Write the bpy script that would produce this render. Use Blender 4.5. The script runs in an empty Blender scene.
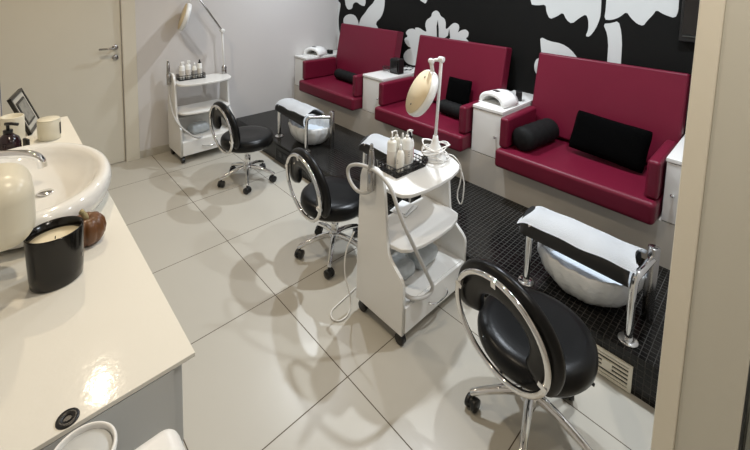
import bpy, bmesh, math, random
from mathutils import Vector, Matrix
random.seed(4)
PI = math.pi
SC = bpy.context.scene
COL = SC.collection

# ------------------------------------------------------------------ materials
def principled(name, color, rough=0.5, metal=0.0, coat=0.0, spec=0.5, bump=0.0, bscale=200.0, var=0.0, vscale=3.0,
               trans=0.0, alpha=1.0, sheen=0.0, ior=1.45):
    m = bpy.data.materials.new(name); m.use_nodes = True
    nt = m.node_tree; b = nt.nodes['Principled BSDF']
    b.inputs['Base Color'].default_value = (*color, 1)
    b.inputs['Roughness'].default_value = rough
    b.inputs['Metallic'].default_value = metal
    b.inputs['Coat Weight'].default_value = coat
    b.inputs['Coat Roughness'].default_value = 0.08
    b.inputs['Specular IOR Level'].default_value = spec
    b.inputs['Transmission Weight'].default_value = trans
    b.inputs['Alpha'].default_value = alpha
    b.inputs['Sheen Weight'].default_value = sheen
    b.inputs['IOR'].default_value = ior
    tc = nt.nodes.new('ShaderNodeTexCoord')
    if var > 0:
        n = nt.nodes.new('ShaderNodeTexNoise'); n.inputs['Scale'].default_value = vscale; n.inputs['Detail'].default_value = 4
        nt.links.new(tc.outputs['Object'], n.inputs['Vector'])
        mx = nt.nodes.new('ShaderNodeMix'); mx.data_type = 'RGBA'
        mx.inputs[6].default_value = (*[c * (1 - var) for c in color], 1)
        mx.inputs[7].default_value = (*[min(1, c * (1 + var)) for c in color], 1)
        nt.links.new(n.outputs['Fac'], mx.inputs[0]); nt.links.new(mx.outputs[2], b.inputs['Base Color'])
    if bump > 0:
        n2 = nt.nodes.new('ShaderNodeTexNoise'); n2.inputs['Scale'].default_value = bscale; n2.inputs['Detail'].default_value = 3
        nt.links.new(tc.outputs['Object'], n2.inputs['Vector'])
        bp = nt.nodes.new('ShaderNodeBump'); bp.inputs['Strength'].default_value = bump; bp.inputs['Distance'].default_value = 0.01
        nt.links.new(n2.outputs['Fac'], bp.inputs['Height']); nt.links.new(bp.outputs['Normal'], b.inputs['Normal'])
    return m

def grid_material(name, size, line, tile_a, tile_b, grout, rough, grough, axes, coat=0.0, bump=0.25, off=(0, 0, 0), cell_var=True, spec=0.5):
    """square tiles of `size` m with grout lines `line` m wide; axes = the two world axes used on this surface (None: by normal)"""
    m = bpy.data.materials.new(name); m.use_nodes = True
    nt = m.node_tree; L = nt.links.new; N = nt.nodes.new
    b = nt.nodes['Principled BSDF']
    b.inputs['Coat Weight'].default_value = coat; b.inputs['Coat Roughness'].default_value = .05
    b.inputs['Specular IOR Level'].default_value = spec
    tc = N('ShaderNodeTexCoord'); sp = N('ShaderNodeSeparateXYZ'); L(tc.outputs['Object'], sp.inputs[0])
    def math_(op, a, v=None, c=None):
        n = N('ShaderNodeMath'); n.operation = op
        for i, s in enumerate((a, v, c)):
            if s is None: continue
            if isinstance(s, (int, float)): n.inputs[i].default_value = s
            else: L(s, n.inputs[i])
        return n.outputs[0]
    geo = N('ShaderNodeNewGeometry'); sn = N('ShaderNodeSeparateXYZ'); L(geo.outputs['Normal'], sn.inputs[0])
    masks = []; cells = []
    for i, ax in enumerate('XYZ'):
        if axes and ax not in axes: continue
        u = math_('DIVIDE', math_('ADD', sp.outputs[ax], -off[i] + 100 * size), size)
        fr = math_('FRACT', u)
        d = math_('ABSOLUTE', math_('SUBTRACT', fr, 0.5))
        mk = math_('GREATER_THAN', d, 0.5 - line / size / 2)
        if not axes:   # no line where the surface faces along this axis
            facing = math_('LESS_THAN', math_('ABSOLUTE', sn.outputs[ax]), 0.7)
            mk = math_('MULTIPLY', mk, facing)
        masks.append(mk); cells.append(math_('FLOOR', u))
    mask = masks[0]
    for k in masks[1:]: mask = math_('MAXIMUM', mask, k)
    cb = N('ShaderNodeCombineXYZ')
    for i, c in enumerate(cells): L(c, cb.inputs[i])
    wn = N('ShaderNodeTexWhiteNoise'); L(cb.outputs[0], wn.inputs['Vector'])
    m1 = N('ShaderNodeMix'); m1.data_type = 'RGBA'; m1.inputs[6].default_value = (*tile_a, 1); m1.inputs[7].default_value = (*tile_b, 1)
    if cell_var: L(wn.outputs['Value'], m1.inputs[0])
    else:
        n = N('ShaderNodeTexNoise'); n.inputs['Scale'].default_value = 2.2; n.inputs['Detail'].default_value = 3
        L(tc.outputs['Object'], n.inputs['Vector']); L(n.outputs['Fac'], m1.inputs[0])
    m2 = N('ShaderNodeMix'); m2.data_type = 'RGBA'; m2.inputs[7].default_value = (*grout, 1)
    L(mask, m2.inputs[0]); L(m1.outputs[2], m2.inputs[6]); L(m2.outputs[2], b.inputs['Base Color'])
    r = N('ShaderNodeMix'); r.data_type = 'FLOAT'; r.inputs[2].default_value = rough; r.inputs[3].default_value = grough
    L(mask, r.inputs[0]); L(r.outputs[0], b.inputs['Roughness'])
    bp = N('ShaderNodeBump'); bp.inputs['Strength'].default_value = bump; bp.inputs['Distance'].default_value = 0.002
    inv = math_('SUBTRACT', 1.0, mask)
    if cell_var: inv = math_('ADD', inv, math_('MULTIPLY', wn.outputs['Value'], .25))
    L(inv, bp.inputs['Height']); L(bp.outputs['Normal'], b.inputs['Normal'])
    return m

MT = {}
MT['floor'] = grid_material('floor_tile', .6, .0042, (.465, .44, .382), (.505, .478, .417), (.085, .062, .04), .30, .8, 'XY', off=(0, 0, 0), bump=.15, cell_var=False)
MT['mosaic'] = grid_material('black_mosaic', .026, .0026, (.004, .004, .004), (.010, .0095, .009), (.055, .052, .048), .16, .7, None, bump=.5, off=(.003, .001, .019), spec=.3)
MT['wall'] = principled('wall_paint', (.62, .59, .56), .55, bump=.02, bscale=300)
MT['wall_cool'] = principled('wall_paint_grey', (.62, .595, .575), .5, bump=.02, bscale=300)
MT['ceil'] = principled('ceiling_paint', (.75, .74, .72), .7)
MT['door'] = principled('door_laminate', (.66, .63, .54), .4, var=.02)
MT['casing'] = principled('casing_paint', (.66, .62, .52), .4)
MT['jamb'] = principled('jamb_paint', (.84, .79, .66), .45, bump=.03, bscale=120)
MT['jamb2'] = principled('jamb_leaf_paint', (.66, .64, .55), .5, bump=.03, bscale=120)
MT['base'] = principled('skirting_tile', (.46, .43, .37), .3)
MT['riser'] = principled('plinth_tile', (.60, .56, .50), .18, var=.04)
MT['wp_black'] = principled('wallpaper_black', (.0045, .0045, .004), .6, spec=.2)
MT['wp_white'] = principled('wallpaper_white', (.56, .57, .555), .55, var=.03)
MT['red'] = principled('burgundy_vinyl', (.130, .007, .023), .38, spec=.35, bump=.10, bscale=260, var=.06, vscale=6)
MT['white'] = principled('white_laminate', (.78, .77, .74), .22, coat=.2)
MT['white_m'] = principled('white_laminate_matt', (.74, .73, .70), .4)
MT['plastic'] = principled('white_plastic', (.82, .82, .80), .28)
MT['cream'] = principled('cream_plastic', (.72, .68, .55), .3)
MT['lens'] = principled('cream_lens_cover', (.74, .62, .42), .7, spec=.2)
MT['chrome'] = principled('chrome', (.82, .82, .82), .07, metal=1)
MT['steel'] = principled('brushed_steel', (.42, .41, .40), .22, metal=1)
MT['bleather'] = principled('black_vinyl', (.005, .005, .005), .30, spec=.3, coat=.0, bump=.05, bscale=180)
MT['bcloth'] = principled('black_cloth', (.012, .012, .013), .8, sheen=.15, bump=.3, bscale=150)
MT['bsatin'] = principled('black_ribbed_cloth', (.007, .007, .007), .7, spec=.2, bump=.2, bscale=90)
MT['bvelvet'] = principled('black_plush', (.0015, .0015, .0015), 1.0, spec=.05, bump=.6, bscale=220)
MT['bplastic'] = principled('black_plastic', (.012, .012, .012), .3)
MT['towel'] = principled('white_towel', (.88, .90, .92), .85, bump=.25, bscale=160)
MT['ceramic'] = principled('white_ceramic', (.82, .81, .77), .08, coat=.4)
MT['counter'] = principled('counter_laminate', (.76, .735, .66), .10, spec=.13, coat=.0, bump=.035, bscale=45)
MT['endpanel'] = principled('cabinet_grey_panel', (.52, .53, .52), .4)
MT['bowl'] = principled('spa_bowl_ceramic', (.70, .70, .69), .15)
MT['liner'] = principled('plastic_liner', (.66, .67, .67), .24, bump=.7, bscale=22, spec=.6)
MT['water'] = principled('pale_lining_cloth', (.66, .73, .80), .3, bump=.3, bscale=20)
MT['glass_black'] = principled('black_gloss', (.004, .004, .005), .04, coat=.6)
MT['wax'] = principled('candle_wax', (.78, .69, .50), .4, var=.05, vscale=20)
MT['candle_jar'] = principled('black_glass_jar', (.006, .005, .004), .15, coat=.1)
MT['pumpkin'] = principled('pumpkin_brown', (.14, .058, .020), .35, var=.35, vscale=12, coat=.2)
MT['stem'] = principled('pumpkin_stem', (.40, .34, .18), .7)
MT['amber'] = principled('dark_bottle', (.018, .006, .008), .15, coat=.3)
MT['label'] = principled('paper_label', (.66, .62, .56), .6)
MT['bottle'] = principled('bottle_plastic', (.86, .86, .83), .3)
MT['bottle_c'] = principled('bottle_ivory', (.80, .78, .71), .3)
MT['pink'] = principled('red_label', (.50, .05, .09), .5)
MT['greytext'] = principled('grey_print', (.30, .29, .27), .6)
MT['photo'] = principled('grey_print_picture', (.22, .22, .20), .35, var=.8, vscale=30)
MT['mat_board'] = principled('picture_mat', (.48, .47, .42), .5)
MT['frame'] = principled('black_frame', (.012, .011, .010), .3)
MT['wrap'] = principled('blue_grey_packaging', (.50, .54, .56), .3, var=.25, vscale=25, bump=.4, bscale=18)
MT['hose'] = principled('grey_hose', (.50, .49, .47), .4)
MT['cable'] = principled('white_cable', (.78, .76, .72), .45)
MT['vent'] = principled('vent_cream', (.72, .68, .58), .45)
MT['dark'] = principled('dark_void', (.01, .01, .01), .8)
MT['pad'] = principled('dark_footrest_vinyl', (.05, .05, .05), .3, bump=.15, bscale=60)
MT['dgrey'] = principled('dark_grey_metal', (.08, .08, .07), .4, metal=.6)
MT['sillgrey'] = principled('grey_green_edge', (.22, .23, .20), .3)

# ------------------------------------------------------------------ mesh helper
class MB:
    def __init__(s): s.bm = bmesh.new(); s.mi = 0; s.wn = False
    def _take(s, tmp, smooth):
        me = bpy.data.meshes.new('t'); 
        for f in tmp.faces: f.smooth = smooth; f.material_index = s.mi
        tmp.to_mesh(me); tmp.free(); s.bm.from_mesh(me); bpy.data.meshes.remove(me); return s
    def box(s, x0, x1, y0, y1, z0, z1, bev=0.0, seg=3, mat=None, smooth=False):
        t = bmesh.new(); bmesh.ops.create_cube(t, size=1)
        for v in t.verts:
            v.co = Vector(((x0 + x1) / 2 + v.co.x * (x1 - x0), (y0 + y1) / 2 + v.co.y * (y1 - y0), (z0 + z1) / 2 + v.co.z * (z1 - z0)))
        if bev > 0:
            bmesh.ops.bevel(t, geom=t.edges[:], offset=bev, segments=seg, profile=.5, affect='EDGES', clamp_overlap=True)
        if mat: bmesh.ops.transform(t, matrix=mat, verts=t.verts)
        if bev > 0: s.wn = True
        return s._take(t, smooth or bev > 0)
    def prism(s, pts, ext, origin=(0, 0, 0), bev=0.0, seg=2, smooth=False):
        """pts: list of 3D points (planar loop), ext: extrusion vector"""
        t = bmesh.new(); vs = [t.verts.new(Vector(p) + Vector(origin)) for p in pts]
        f = t.faces.new(vs); r = bmesh.ops.extrude_face_region(t, geom=[f])
        bmesh.ops.translate(t, vec=Vector(ext), verts=[v for v in r['geom'] if isinstance(v, bmesh.types.BMVert)])
        bmesh.ops.recalc_face_normals(t, faces=t.faces[:])
        if bev > 0:
            caps = [f for f in t.faces if len(f.verts) == len(pts) and len(pts) != 4] or t.faces[:]
            es = set(e for f in caps for e in f.edges)
            bmesh.ops.bevel(t, geom=list(es), offset=bev, segments=seg, profile=.5, affect='EDGES', clamp_overlap=True)
            s.wn = True; smooth = True
        return s._take(t, smooth)
    def lathe(s, prof, c=(0, 0, 0), n=32, sx=1, sy=1, mat=None, rib=None):
        t = bmesh.new(); rings = []
        for (r, z) in prof:
            if r < 1e-5: rings.append([t.verts.new((0, 0, z))])
            else:
                rg = []
                for i in range(n):
                    a = 2 * PI * i / n; rr = r * (rib(a, z) if rib else 1)
                    rg.append(t.verts.new((rr * math.cos(a) * sx, rr * math.sin(a) * sy, z)))
                rings.append(rg)
        for a, b in zip(rings, rings[1:]):
            if len(a) == 1 and len(b) == 1: continue
            for i in range(n):
                j = (i + 1) % n
                if len(a) == 1: t.faces.new((a[0], b[j], b[i]))
                elif len(b) == 1: t.faces.new((a[i], a[j], b[0]))
                else: t.faces.new((a[i], a[j], b[j], b[i]))
        bmesh.ops.recalc_face_normals(t, faces=t.faces[:])
        if mat: bmesh.ops.transform(t, matrix=mat, verts=t.verts)
        bmesh.ops.translate(t, vec=Vector(c), verts=t.verts)
        return s._take(t, True)
    def cyl(s, p0, p1, r, r2=None, n=20):
        p0, p1 = Vector(p0), Vector(p1); L = (p1 - p0).length; r2 = r if r2 is None else r2
        q = (p1 - p0).to_track_quat('Z', 'Y').to_matrix().to_4x4(); q.translation = p0
        e = min(.0015, r * .3)
        return s.lathe([(0, 0), (r - e, 0), (r, e), (r2, L - e), (r2 - e, L), (0, L)], n=n, mat=q)
    def tube(s, pts, r, n=10, closed=False, smooth_pts=0, flat=1.0):
        P = [Vector(p) for p in pts]
        for _ in range(smooth_pts):
            Q = []
            m = len(P)
            for i in range(m if closed else m - 1):
                a, b = P[i], P[(i + 1) % m]; Q += [a * .75 + b * .25, a * .25 + b * .75]
            if not closed: Q = [P[0]] + Q + [P[-1]]
            P = Q
        t = bmesh.new(); rings = []; up = None; m = len(P)
        for i, p in enumerate(P):
            if closed: d = P[(i + 1) % m] - P[i - 1]
            else: d = P[min(i + 1, m - 1)] - P[max(i - 1, 0)]
            if d.length < 1e-9: d = Vector((0, 0, 1))
            d.normalize()
            if up is None: up = d.orthogonal().normalized()
            else:
                up = up - d * up.dot(d)
                up = up.normalized() if up.length > 1e-6 else d.orthogonal().normalized()
            w = d.cross(up); rr = r(i / max(1, m - 1)) if callable(r) else r
            rings.append([t.verts.new(p + up * math.cos(2 * PI * k / n) * rr + w * math.sin(2 * PI * k / n) * rr * flat) for k in range(n)])
        for i in range(m if closed else m - 1):
            a, b = rings[i], rings[(i + 1) % m]
            for k in range(n): t.faces.new((a[k], a[(k + 1) % n], b[(k + 1) % n], b[k]))
        if not closed: t.faces.new(rings[0][::-1]); t.faces.new(rings[-1])
        bmesh.ops.recalc_face_normals(t, faces=t.faces[:])
        return s._take(t, True)
    def grid(s, fn, nu, nv, thick=0.0):
        """fn(u,v)->point, u,v in 0..1"""
        t = bmesh.new(); V = [[t.verts.new(Vector(fn(i / nu, j / nv))) for j in range(nv + 1)] for i in range(nu + 1)]
        for i in range(nu):
            for j in range(nv): t.faces.new((V[i][j], V[i + 1][j], V[i + 1][j + 1], V[i][j + 1]))
        if thick: bmesh.ops.solidify(t, geom=t.faces[:], thickness=thick)
        bmesh.ops.recalc_face_normals(t, faces=t.faces[:])
        return s._take(t, True)
    def xf(s, m): bmesh.ops.transform(s.bm, matrix=m, verts=s.bm.verts); return s
    def build(s, name, mat, parent=None, mats=None, sub=0):
        me = bpy.data.meshes.new(name); s.bm.to_mesh(me); s.bm.free()
        o = bpy.data.objects.new(name, me); COL.objects.link(o)
        for m in ([mat] if mats is None else mats): me.materials.append(MT[m])
        if parent: o.parent = parent
        if s.wn:
            md = o.modifiers.new('weighted', 'WEIGHTED_NORMAL'); md.mode = 'FACE_AREA'; md.weight = 80
        if sub:
            md = o.modifiers.new('sub', 'SUBSURF'); md.levels = sub; md.render_levels = sub
        return o

def tag(o, label, cat, group=None, kind=None):
    o['label'] = label; o['category'] = cat
    if group: o['group'] = group
    if kind: o['kind'] = kind
    return o
def struct(o): o['kind'] = 'structure'; return o
def thing(name, loc, rz, label, cat, group=None):
    o = bpy.data.objects.new(name, None); COL.objects.link(o); o.location = loc; o.rotation_euler = (0, 0, rz)
    o.empty_display_size = .05
    return tag(o, label, cat, group)
def dup(root, loc, rz, label, scale=None):
    def cp(o, par):
        c = o.copy(); COL.objects.link(c); c.parent = par
        for ch in list(o.children): cp(ch, c)
        return c
    r = cp(root, None); r.location = loc; r.rotation_euler = (0, 0, rz); r['label'] = label
    if scale: r.scale = scale
    return r
T, RX, RY, RZ = Matrix.Translation, (lambda a: Matrix.Rotation(a, 4, 'X')), (lambda a: Matrix.Rotation(a, 4, 'Y')), (lambda a: Matrix.Rotation(a, 4, 'Z'))

# ------------------------------------------------------------------ room
WX0, WX1, WY0, WY1, H = -1.33, 2.22, -2.2, 2.865, 2.62
struct(MB().box(WX0 - .1, WX1 + .1, WY0 - .1, WY1 + .1, -.1, 0).build('floor', 'floor'))
struct(MB().box(WX0 - .1, WX1 + .1, WY0 - .1, WY1 + .1, H, H + .1).build('ceiling', 'ceil'))
struct(MB().box(WX0 - .1, -1.02, WY1, WY1 + .1, 0, H).box(-.21, WX1 + .1, WY1, WY1 + .1, 0, H).box(-1.02, -.21, WY1, WY1 + .1, 2.05, H).build('wall_left', 'wall_cool'))
struct(MB().box(WX0 - .1, WX0, WY0 - .1, WY1, 0, H).build('wall_front', 'wall'))
struct(MB().box(WX0, WX1, WY0 - .1, WY0, 0, H).build('wall_rear', 'wall'))
struct(MB().box(.62, WX1, -1.20, -1.10, 0, H).build('wall_right', 'wall'))

# flowered wallpaper wall: one mesh, the flowers are thin raised print on it
FL = {'petal_left': [(0.338, 1.72), (0.333, 1.534), (0.272, 1.529), (0.205, 1.541), (0.196, 1.479), (0.165, 1.426), (0.114, 1.45), (0.068, 1.488), (0.038, 1.433), (-0.004, 1.403), (-0.058, 1.457), (-0.099, 1.486), (-0.119, 1.447), (-0.125, 1.374), (-0.108, 1.32), (-0.137, 1.32), (-0.174, 1.383), (-0.197, 1.463), (-0.199, 1.526), (-0.188, 1.72), (-.10, 1.92), (.04, 1.86), (.12, 1.95), (.2, 1.8)],
'petal_right': [(-0.223, 1.72), (-0.23, 1.546), (-0.225, 1.456), (-0.273, 1.457), (-0.322, 1.482), (-0.361, 1.524), (-0.393, 1.48), (-0.432, 1.444), (-0.469, 1.434), (-0.487, 1.471), (-0.518, 1.515), (-0.533, 1.549), (-0.579, 1.52), (-0.64, 1.501), (-0.652, 1.55), (-0.65, 1.605), (-0.646, 1.72), (-.56, 1.86), (-.48, 1.80), (-.38, 1.95), (-.27, 1.86)],
'stem': [(-0.22, 1.425), (-0.27, 1.434), (-0.317, 1.454), (-0.341, 1.379), (-0.355, 1.258), (-0.36, 0.75), (-0.267, 0.75), (-0.269, 1.246), (-0.254, 1.352)],
'leaf': [(0.232, 1.276), (0.157, 1.249), (0.061, 1.242), (-0.006, 1.209), (-0.073, 1.139), (-0.078, 1.067), (0.19, 1.02), (0.222, 1.197)],
'bud': [(0.206, 1.108), (0.249, 1.091), (0.266, 1.043), (0.258, 0.987), (0.236, 0.96), (0.186, 0.97)],
'mid': [(1.487, 0.827), (1.56, 0.808), (1.635, 0.811), (1.693, 0.841), (1.711, 0.897), (1.668, 0.958), (1.594, 0.992), (1.644, 1.0), (1.698, 1.046), (1.7, 1.085), (1.65, 1.11), (1.689, 1.144), (1.653, 1.187), (1.592, 1.203), (1.549, 1.192), (1.56, 1.215), (1.507, 1.221), (1.434, 1.191), (1.399, 1.186), (1.426, 1.257), (1.406, 1.314), (1.35, 1.346), (1.341, 1.392), (1.294, 1.419), (1.253, 1.399), (1.236, 1.364), (1.185, 1.342), (1.168, 1.3), (1.169, 1.238), (1.143, 1.249), (1.093, 1.301), (1.053, 1.315), (1.016, 1.297), (1.01, 1.263), (1.027, 1.218), (0.989, 1.248), (0.94, 1.262), (0.904, 1.24), (0.907, 1.198), (0.935, 1.177), (0.895, 1.149), (0.892, 1.039), (1.212, 0.937), (1.336, 0.75)],
'tip': [(1.55, 1.65), (1.51, 1.509), (1.473, 1.493), (1.43, 1.473), (1.409, 1.515), (1.38, 1.65), (1.46, 1.75)],
'leafL': [(2.469, 1.09), (2.44, 1.18), (2.41, 1.248), (2.334, 1.318), (2.289, 1.374), (2.186, 1.454), (2.153, 1.56), (2.05, 1.66), (2.015, 1.523), (2.023, 1.382), (2.062, 1.287), (2.162, 1.206), (2.1, 1.14), (2.112, 1.066), (2.451, 1.026)],
'round': [(2.732, 1.13), (2.745, 1.197), (2.711, 1.245), (2.626, 1.279), (2.525, 1.271), (2.474, 1.221), (2.446, 1.158), (2.451, 1.026), (2.721, 0.994)],
'topL': [(2.74, 1.62), (2.716, 1.402), (2.662, 1.327), (2.577, 1.344), (2.563, 1.411), (2.498, 1.437), (2.416, 1.398), (2.336, 1.392), (2.34, 1.56), (2.5, 1.75)],
'edge': [(2.862, 1.55), (2.855, 1.422), (2.812, 1.408), (2.805, 1.373), (2.822, 1.30), (2.842, 1.204), (2.835, 1.09), (2.795, 0.978), (2.75, 0.843), (2.75, 0.677), (2.862, 0.65)]}
w = MB().box(WX1, WX1 + .1, WY0 - .1, WY1, 0, H)
w.mi = 1
def smooth_loop(p, k=1):
    for _ in range(k):
        q = []
        for i in range(len(p)):
            a, b = p[i], p[(i + 1) % len(p)]
            q += [(a[0] * .78 + b[0] * .22, a[1] * .78 + b[1] * .22), (a[0] * .22 + b[0] * .78, a[1] * .22 + b[1] * .78)]
        p = q
    return p
for k, p in FL.items():
    w.prism([(WX1 - .002, y, z) for y, z in smooth_loop(p)], (.0035, 0, 0))
w.mi = 0
for (a, b, c, d) in ((1.262, 1.235, 1.255, 1.13), (1.12, 1.16, 1.25, 1.08)):    # dark veins between the petals
    w.prism([(WX1 - .0026, a - .012, b), (WX1 - .0026, a + .004, b + .09), (WX1 - .0026, a + .016, b + .02), (WX1 - .0026, c + .012, d), (WX1 - .0026, c - .012, d)], (.001, 0, 0))
struct(w.build('wall_back', None, mats=['wp_black', 'wp_white']))

# door in the left wall
d = struct(MB().box(-1.015, -.214, WY1 + .015, WY1 + .055, .006, 2.045).build('door_1', 'door'))
struct(MB().box(-.208, -.10, WY1 - .014, WY1, 0, 2.15, bev=.003).box(-1.13, -1.022, WY1 - .014, WY1, 0, 2.15, bev=.003).box(-1.022, -.208, WY1 - .014, WY1, 2.052, 2.15).build('trim_1', 'casing'))
MB().cyl((-.262, WY1 + .016, 1.055), (-.262, WY1 + .006, 1.055), .024).cyl((-.262, WY1 + .006, 1.055), (-.262, WY1 - .04, 1.055), .009) \
    .tube([(-.262, WY1 - .04, 1.055), (-.275, WY1 - .046, 1.055), (-.39, WY1 - .046, 1.055)], .009).build('door_handle', 'steel', d)
MB().cyl((-.262, WY1 + .016, .965), (-.262, WY1 + .006, .965), .024).box(-.264, -.260, WY1 + .004, WY1 + .007, .955, .972).build('keyhole_plate', 'steel', d)
MB().box(-.214, -.209, WY1 + .012, WY1 + .016, .94, 1.08).build('strike_plate', 'steel', d)
struct(MB().box(-.10, .84, WY1 - .010, WY1, 0, .07, bev=.002).build('baseboard_left', 'base'))

# raised mosaic deck and the tiled plinth behind it
o = struct(MB().box(.84, 1.575, -1.10, WY1, 0, .175).build('trim_2', 'mosaic'))
o = struct(MB().box(1.575, WX1, -1.10, WY1, 0, .43).build('trim_3', 'riser'))

# pillar / doorway edge at the right of the frame
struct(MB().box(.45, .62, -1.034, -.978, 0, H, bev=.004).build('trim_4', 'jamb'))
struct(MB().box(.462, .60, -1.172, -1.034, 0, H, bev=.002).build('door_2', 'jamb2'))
struct(MB().box(.50, .62, -1.30, -1.18, 0, H).box(.47, .50, -1.20, -1.185, 0, .5).build('trim_5', 'sillgrey'))
struct(MB().box(.45, .62, WY0, -1.30, 0, H).build('wall_side', 'wall'))

# ------------------------------------------------------------------ pedicure seats
def make_seat(W, loc, label):
    t = thing('pedicure_seat', loc, 0, label, 'sofa', 'burgundy pedicure seats')
    # local: x from 0 (seat front, world 1.455) to .745 (wall), y from 0 to W, z from 0 (plinth top .43)
    MB().box(0, .60, 0.0, W, .001, .13, bev=.026, seg=5).build('seat_cushion', 'red', t)
    for s in (0, 1):
        y0 = .003 if s == 0 else W - .065
        MB().box(.045, .50, y0, y0 + .062, .131, .345, bev=.020, seg=5).build('armrest', 'red', t)
    m = T((.50, 0, .131)) @ RY(math.radians(10))
    MB().box(0, .11, 0.0, W, 0.02, .625, bev=.016, seg=4, mat=m).build('backrest', 'red', t)
    return t
SX = 1.455
make_seat(.935, (SX, 1.665, .43), 'burgundy vinyl seat farthest away, between white cabinets near the plain grey wall')
make_seat(.935, (SX, .435, .43), 'middle burgundy vinyl seat, behind the round magnifying lamp, with black cushions')
make_seat(.930, (SX, -.763, .43), 'nearest burgundy vinyl seat, under the big white flower, with rectangular pillow')

# cushions
def bolster(name, c, L, r, ang, mat, label):
    prof = [(0, -L / 2), (r * .35, -L / 2 + .002), (r * .8, -L / 2 + .008), (r, -L / 2 + .03)] + [(r * (1 + .035 * math.sin(i * 1.9)), -L / 2 + .03 + (L - .06) * i / 14) for i in range(1, 14)] + [(r, L / 2 - .03), (r * .8, L / 2 - .008), (r * .35, L / 2 - .002), (0, L / 2)]
    o = MB().lathe(prof, n=28, mat=RZ(ang) @ RX(PI / 2)).build(name, mat)
    o.location = c
    return tag(o, label, 'cushion', 'black bolster cushions')
bolster('bolster_cushion', (1.735, .005, .561 + .083), .40, .081, math.radians(84), 'bsatin', 'black round bolster cushion lying on the nearest seat beside its left armrest')
bolster('bolster_cushion', (1.79, .745, .561 + .062), .28, .060, math.radians(-5), 'bsatin', 'black round bolster cushion behind the magnifying lamp on the middle seat')
bolster('bolster_cushion', (1.84, 2.20, .561 + .060), .40, .058, math.radians(-3), 'bsatin', 'black bolster cushion at the foot of the farthest seat\'s backrest')
def pillow(w, h, th, M, label, mat):
    mb = MB()
    def f(sgn):
        def g(u, v):
            a, b = u * 2 - 1, v * 2 - 1
            e = ((1 - abs(a) ** 3.2) * (1 - abs(b) ** 3.2)) ** .5
            q = (1 - .06 * (a * b) ** 4); px = a * w / 2 * (1 - .04 * (1 - b * b)) * q; py = b * h / 2 * (1 - .07 * (1 - a * a)) * q
            return (sgn * th / 2 * e, px, py)
        return g
    mb.grid(f(1), 24, 18).grid(f(-1), 24, 18)
    bmesh.ops.remove_doubles(mb.bm, verts=mb.bm.verts, dist=.0005); bmesh.ops.recalc_face_normals(mb.bm, faces=mb.bm.faces)
    mb.xf(M)
    return tag(mb.build('pillow', mat), label, 'pillow', 'black square and rectangular pillows')
pillow(.460, .275, .11, T((1.840, -.418, .708)) @ RZ(math.radians(-3)) @ RX(math.radians(3)) @ RY(math.radians(20)), 'wide black plush rectangular pillow leaning on the nearest seat\'s backrest', 'bvelvet')
pillow(.25, .25, .07, T((1.925, .79, .74)) @ RY(math.radians(12)), 'black square pillow leaning on the middle seat\'s backrest above a bolster', 'bvelvet')

# ------------------------------------------------------------------ side cabinets
def make_cabinet(y0, y1, label, knob_side=-1, split=False):
    t = thing('side_cabinet', (1.575, y0, .43), 0, label, 'cabinet', 'white side cabinets between the seats')
    W = y1 - y0
    MB().box(.018, .640, .003, W - .003, .001, .335).build('body', 'white_m', t)
    MB().box(-.004, .642, .001, W - .001, .337, .360, bev=.003, seg=2).build('top_panel', 'white', t)
    dr = MB().box(0, .016, .005, W - .005, .006, .332, bev=.002, seg=2).build('door', 'white', t)
    ky = .045 if knob_side < 0 else W - .045
    MB().lathe([(0, 0), (.005, 0), (.005, .010), (.010, .016), (.010, .020), (.006, .024), (0, .024)], n=16, mat=T((0, ky, .165)) @ RY(-PI / 2)).build('knob', 'chrome', dr)
    return t
make_cabinet(2.615, 2.860, 'white side cabinet in the far corner against the grey wall, carrying a nail lamp')
make_cabinet(1.385, 1.655, 'white side cabinet between farthest and middle seats, with black cables on top')
make_cabinet(.180, .425, 'white side cabinet between middle and nearest seats, with arched nail lamp on top')
make_cabinet(-1.03, -.768, 'white side cabinet right of the nearest seat, half hidden by the doorway edge', knob_side=1)

# nail lamps (arched)
def make_nail_lamp(loc, rz, label):
    t = thing('nail_lamp', loc, rz, label, 'nail lamp', 'white arched nail lamps')
    n = 20
    outer = [(0, .118 * math.cos(PI * i / n), .008 + .092 * math.sin(PI * i / n) ** .8) for i in range(n + 1)]
    inner = [(0, .088 * math.cos(PI * i / n), .008 + .060 * math.sin(PI * i / n) ** .8) for i in range(n + 1)]
    t2 = MB()
    m = bmesh.new()
    def ring(x, so, si):
        o_ = [m.verts.new((x, p[1] * so, .008 + (p[2] - .008) * so)) for p in outer]
        i_ = [m.verts.new((x, p[1] * si, .008 + (p[2] - .008) * si)) for p in inner]
        return o_, i_
    R = [ring(-.10, .93, 1.0), ring(-.09, 1, .97), ring(.05, .99, .95), ring(.09, .9, .9)]
    for (oa, ia), (ob, ib) in zip(R, R[1:]):
        for i in range(n):
            m.faces.new((oa[i], oa[i + 1], ob[i + 1], ob[i])); m.faces.new((ia[i], ib[i], ib[i + 1], ia[i + 1]))
        for k in (0, n): m.faces.new((oa[k], ob[k], ib[k], ia[k]) if k == 0 else (oa[k], ia[k], ib[k], ob[k]))
    for (oa, ia) in (R[0], R[-1]):
        for i in range(n): m.faces.new((oa[i], ia[i], ia[i + 1], oa[i + 1]))
    bmesh.ops.recalc_face_normals(m, faces=m.faces)
    t2._take(m, True); t2.build('housing', 'plastic', t)
    MB().box(-.105, .085, -.112, .112, .0005, .008, bev=.003).build('base_plate', 'plastic', t)
    MB().box(.074, .086, -.078, .078, .009, .058).build('back_wall', 'plastic', t)
    MB().box(-.06, -.02, -.022, .022, .0985, .103, bev=.002).build('button_panel', 'bplastic', t)
    return t
make_nail_lamp((1.755, .310, .7905), math.radians(-8), 'white arched nail lamp on the cabinet between middle and nearest seats')
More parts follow.
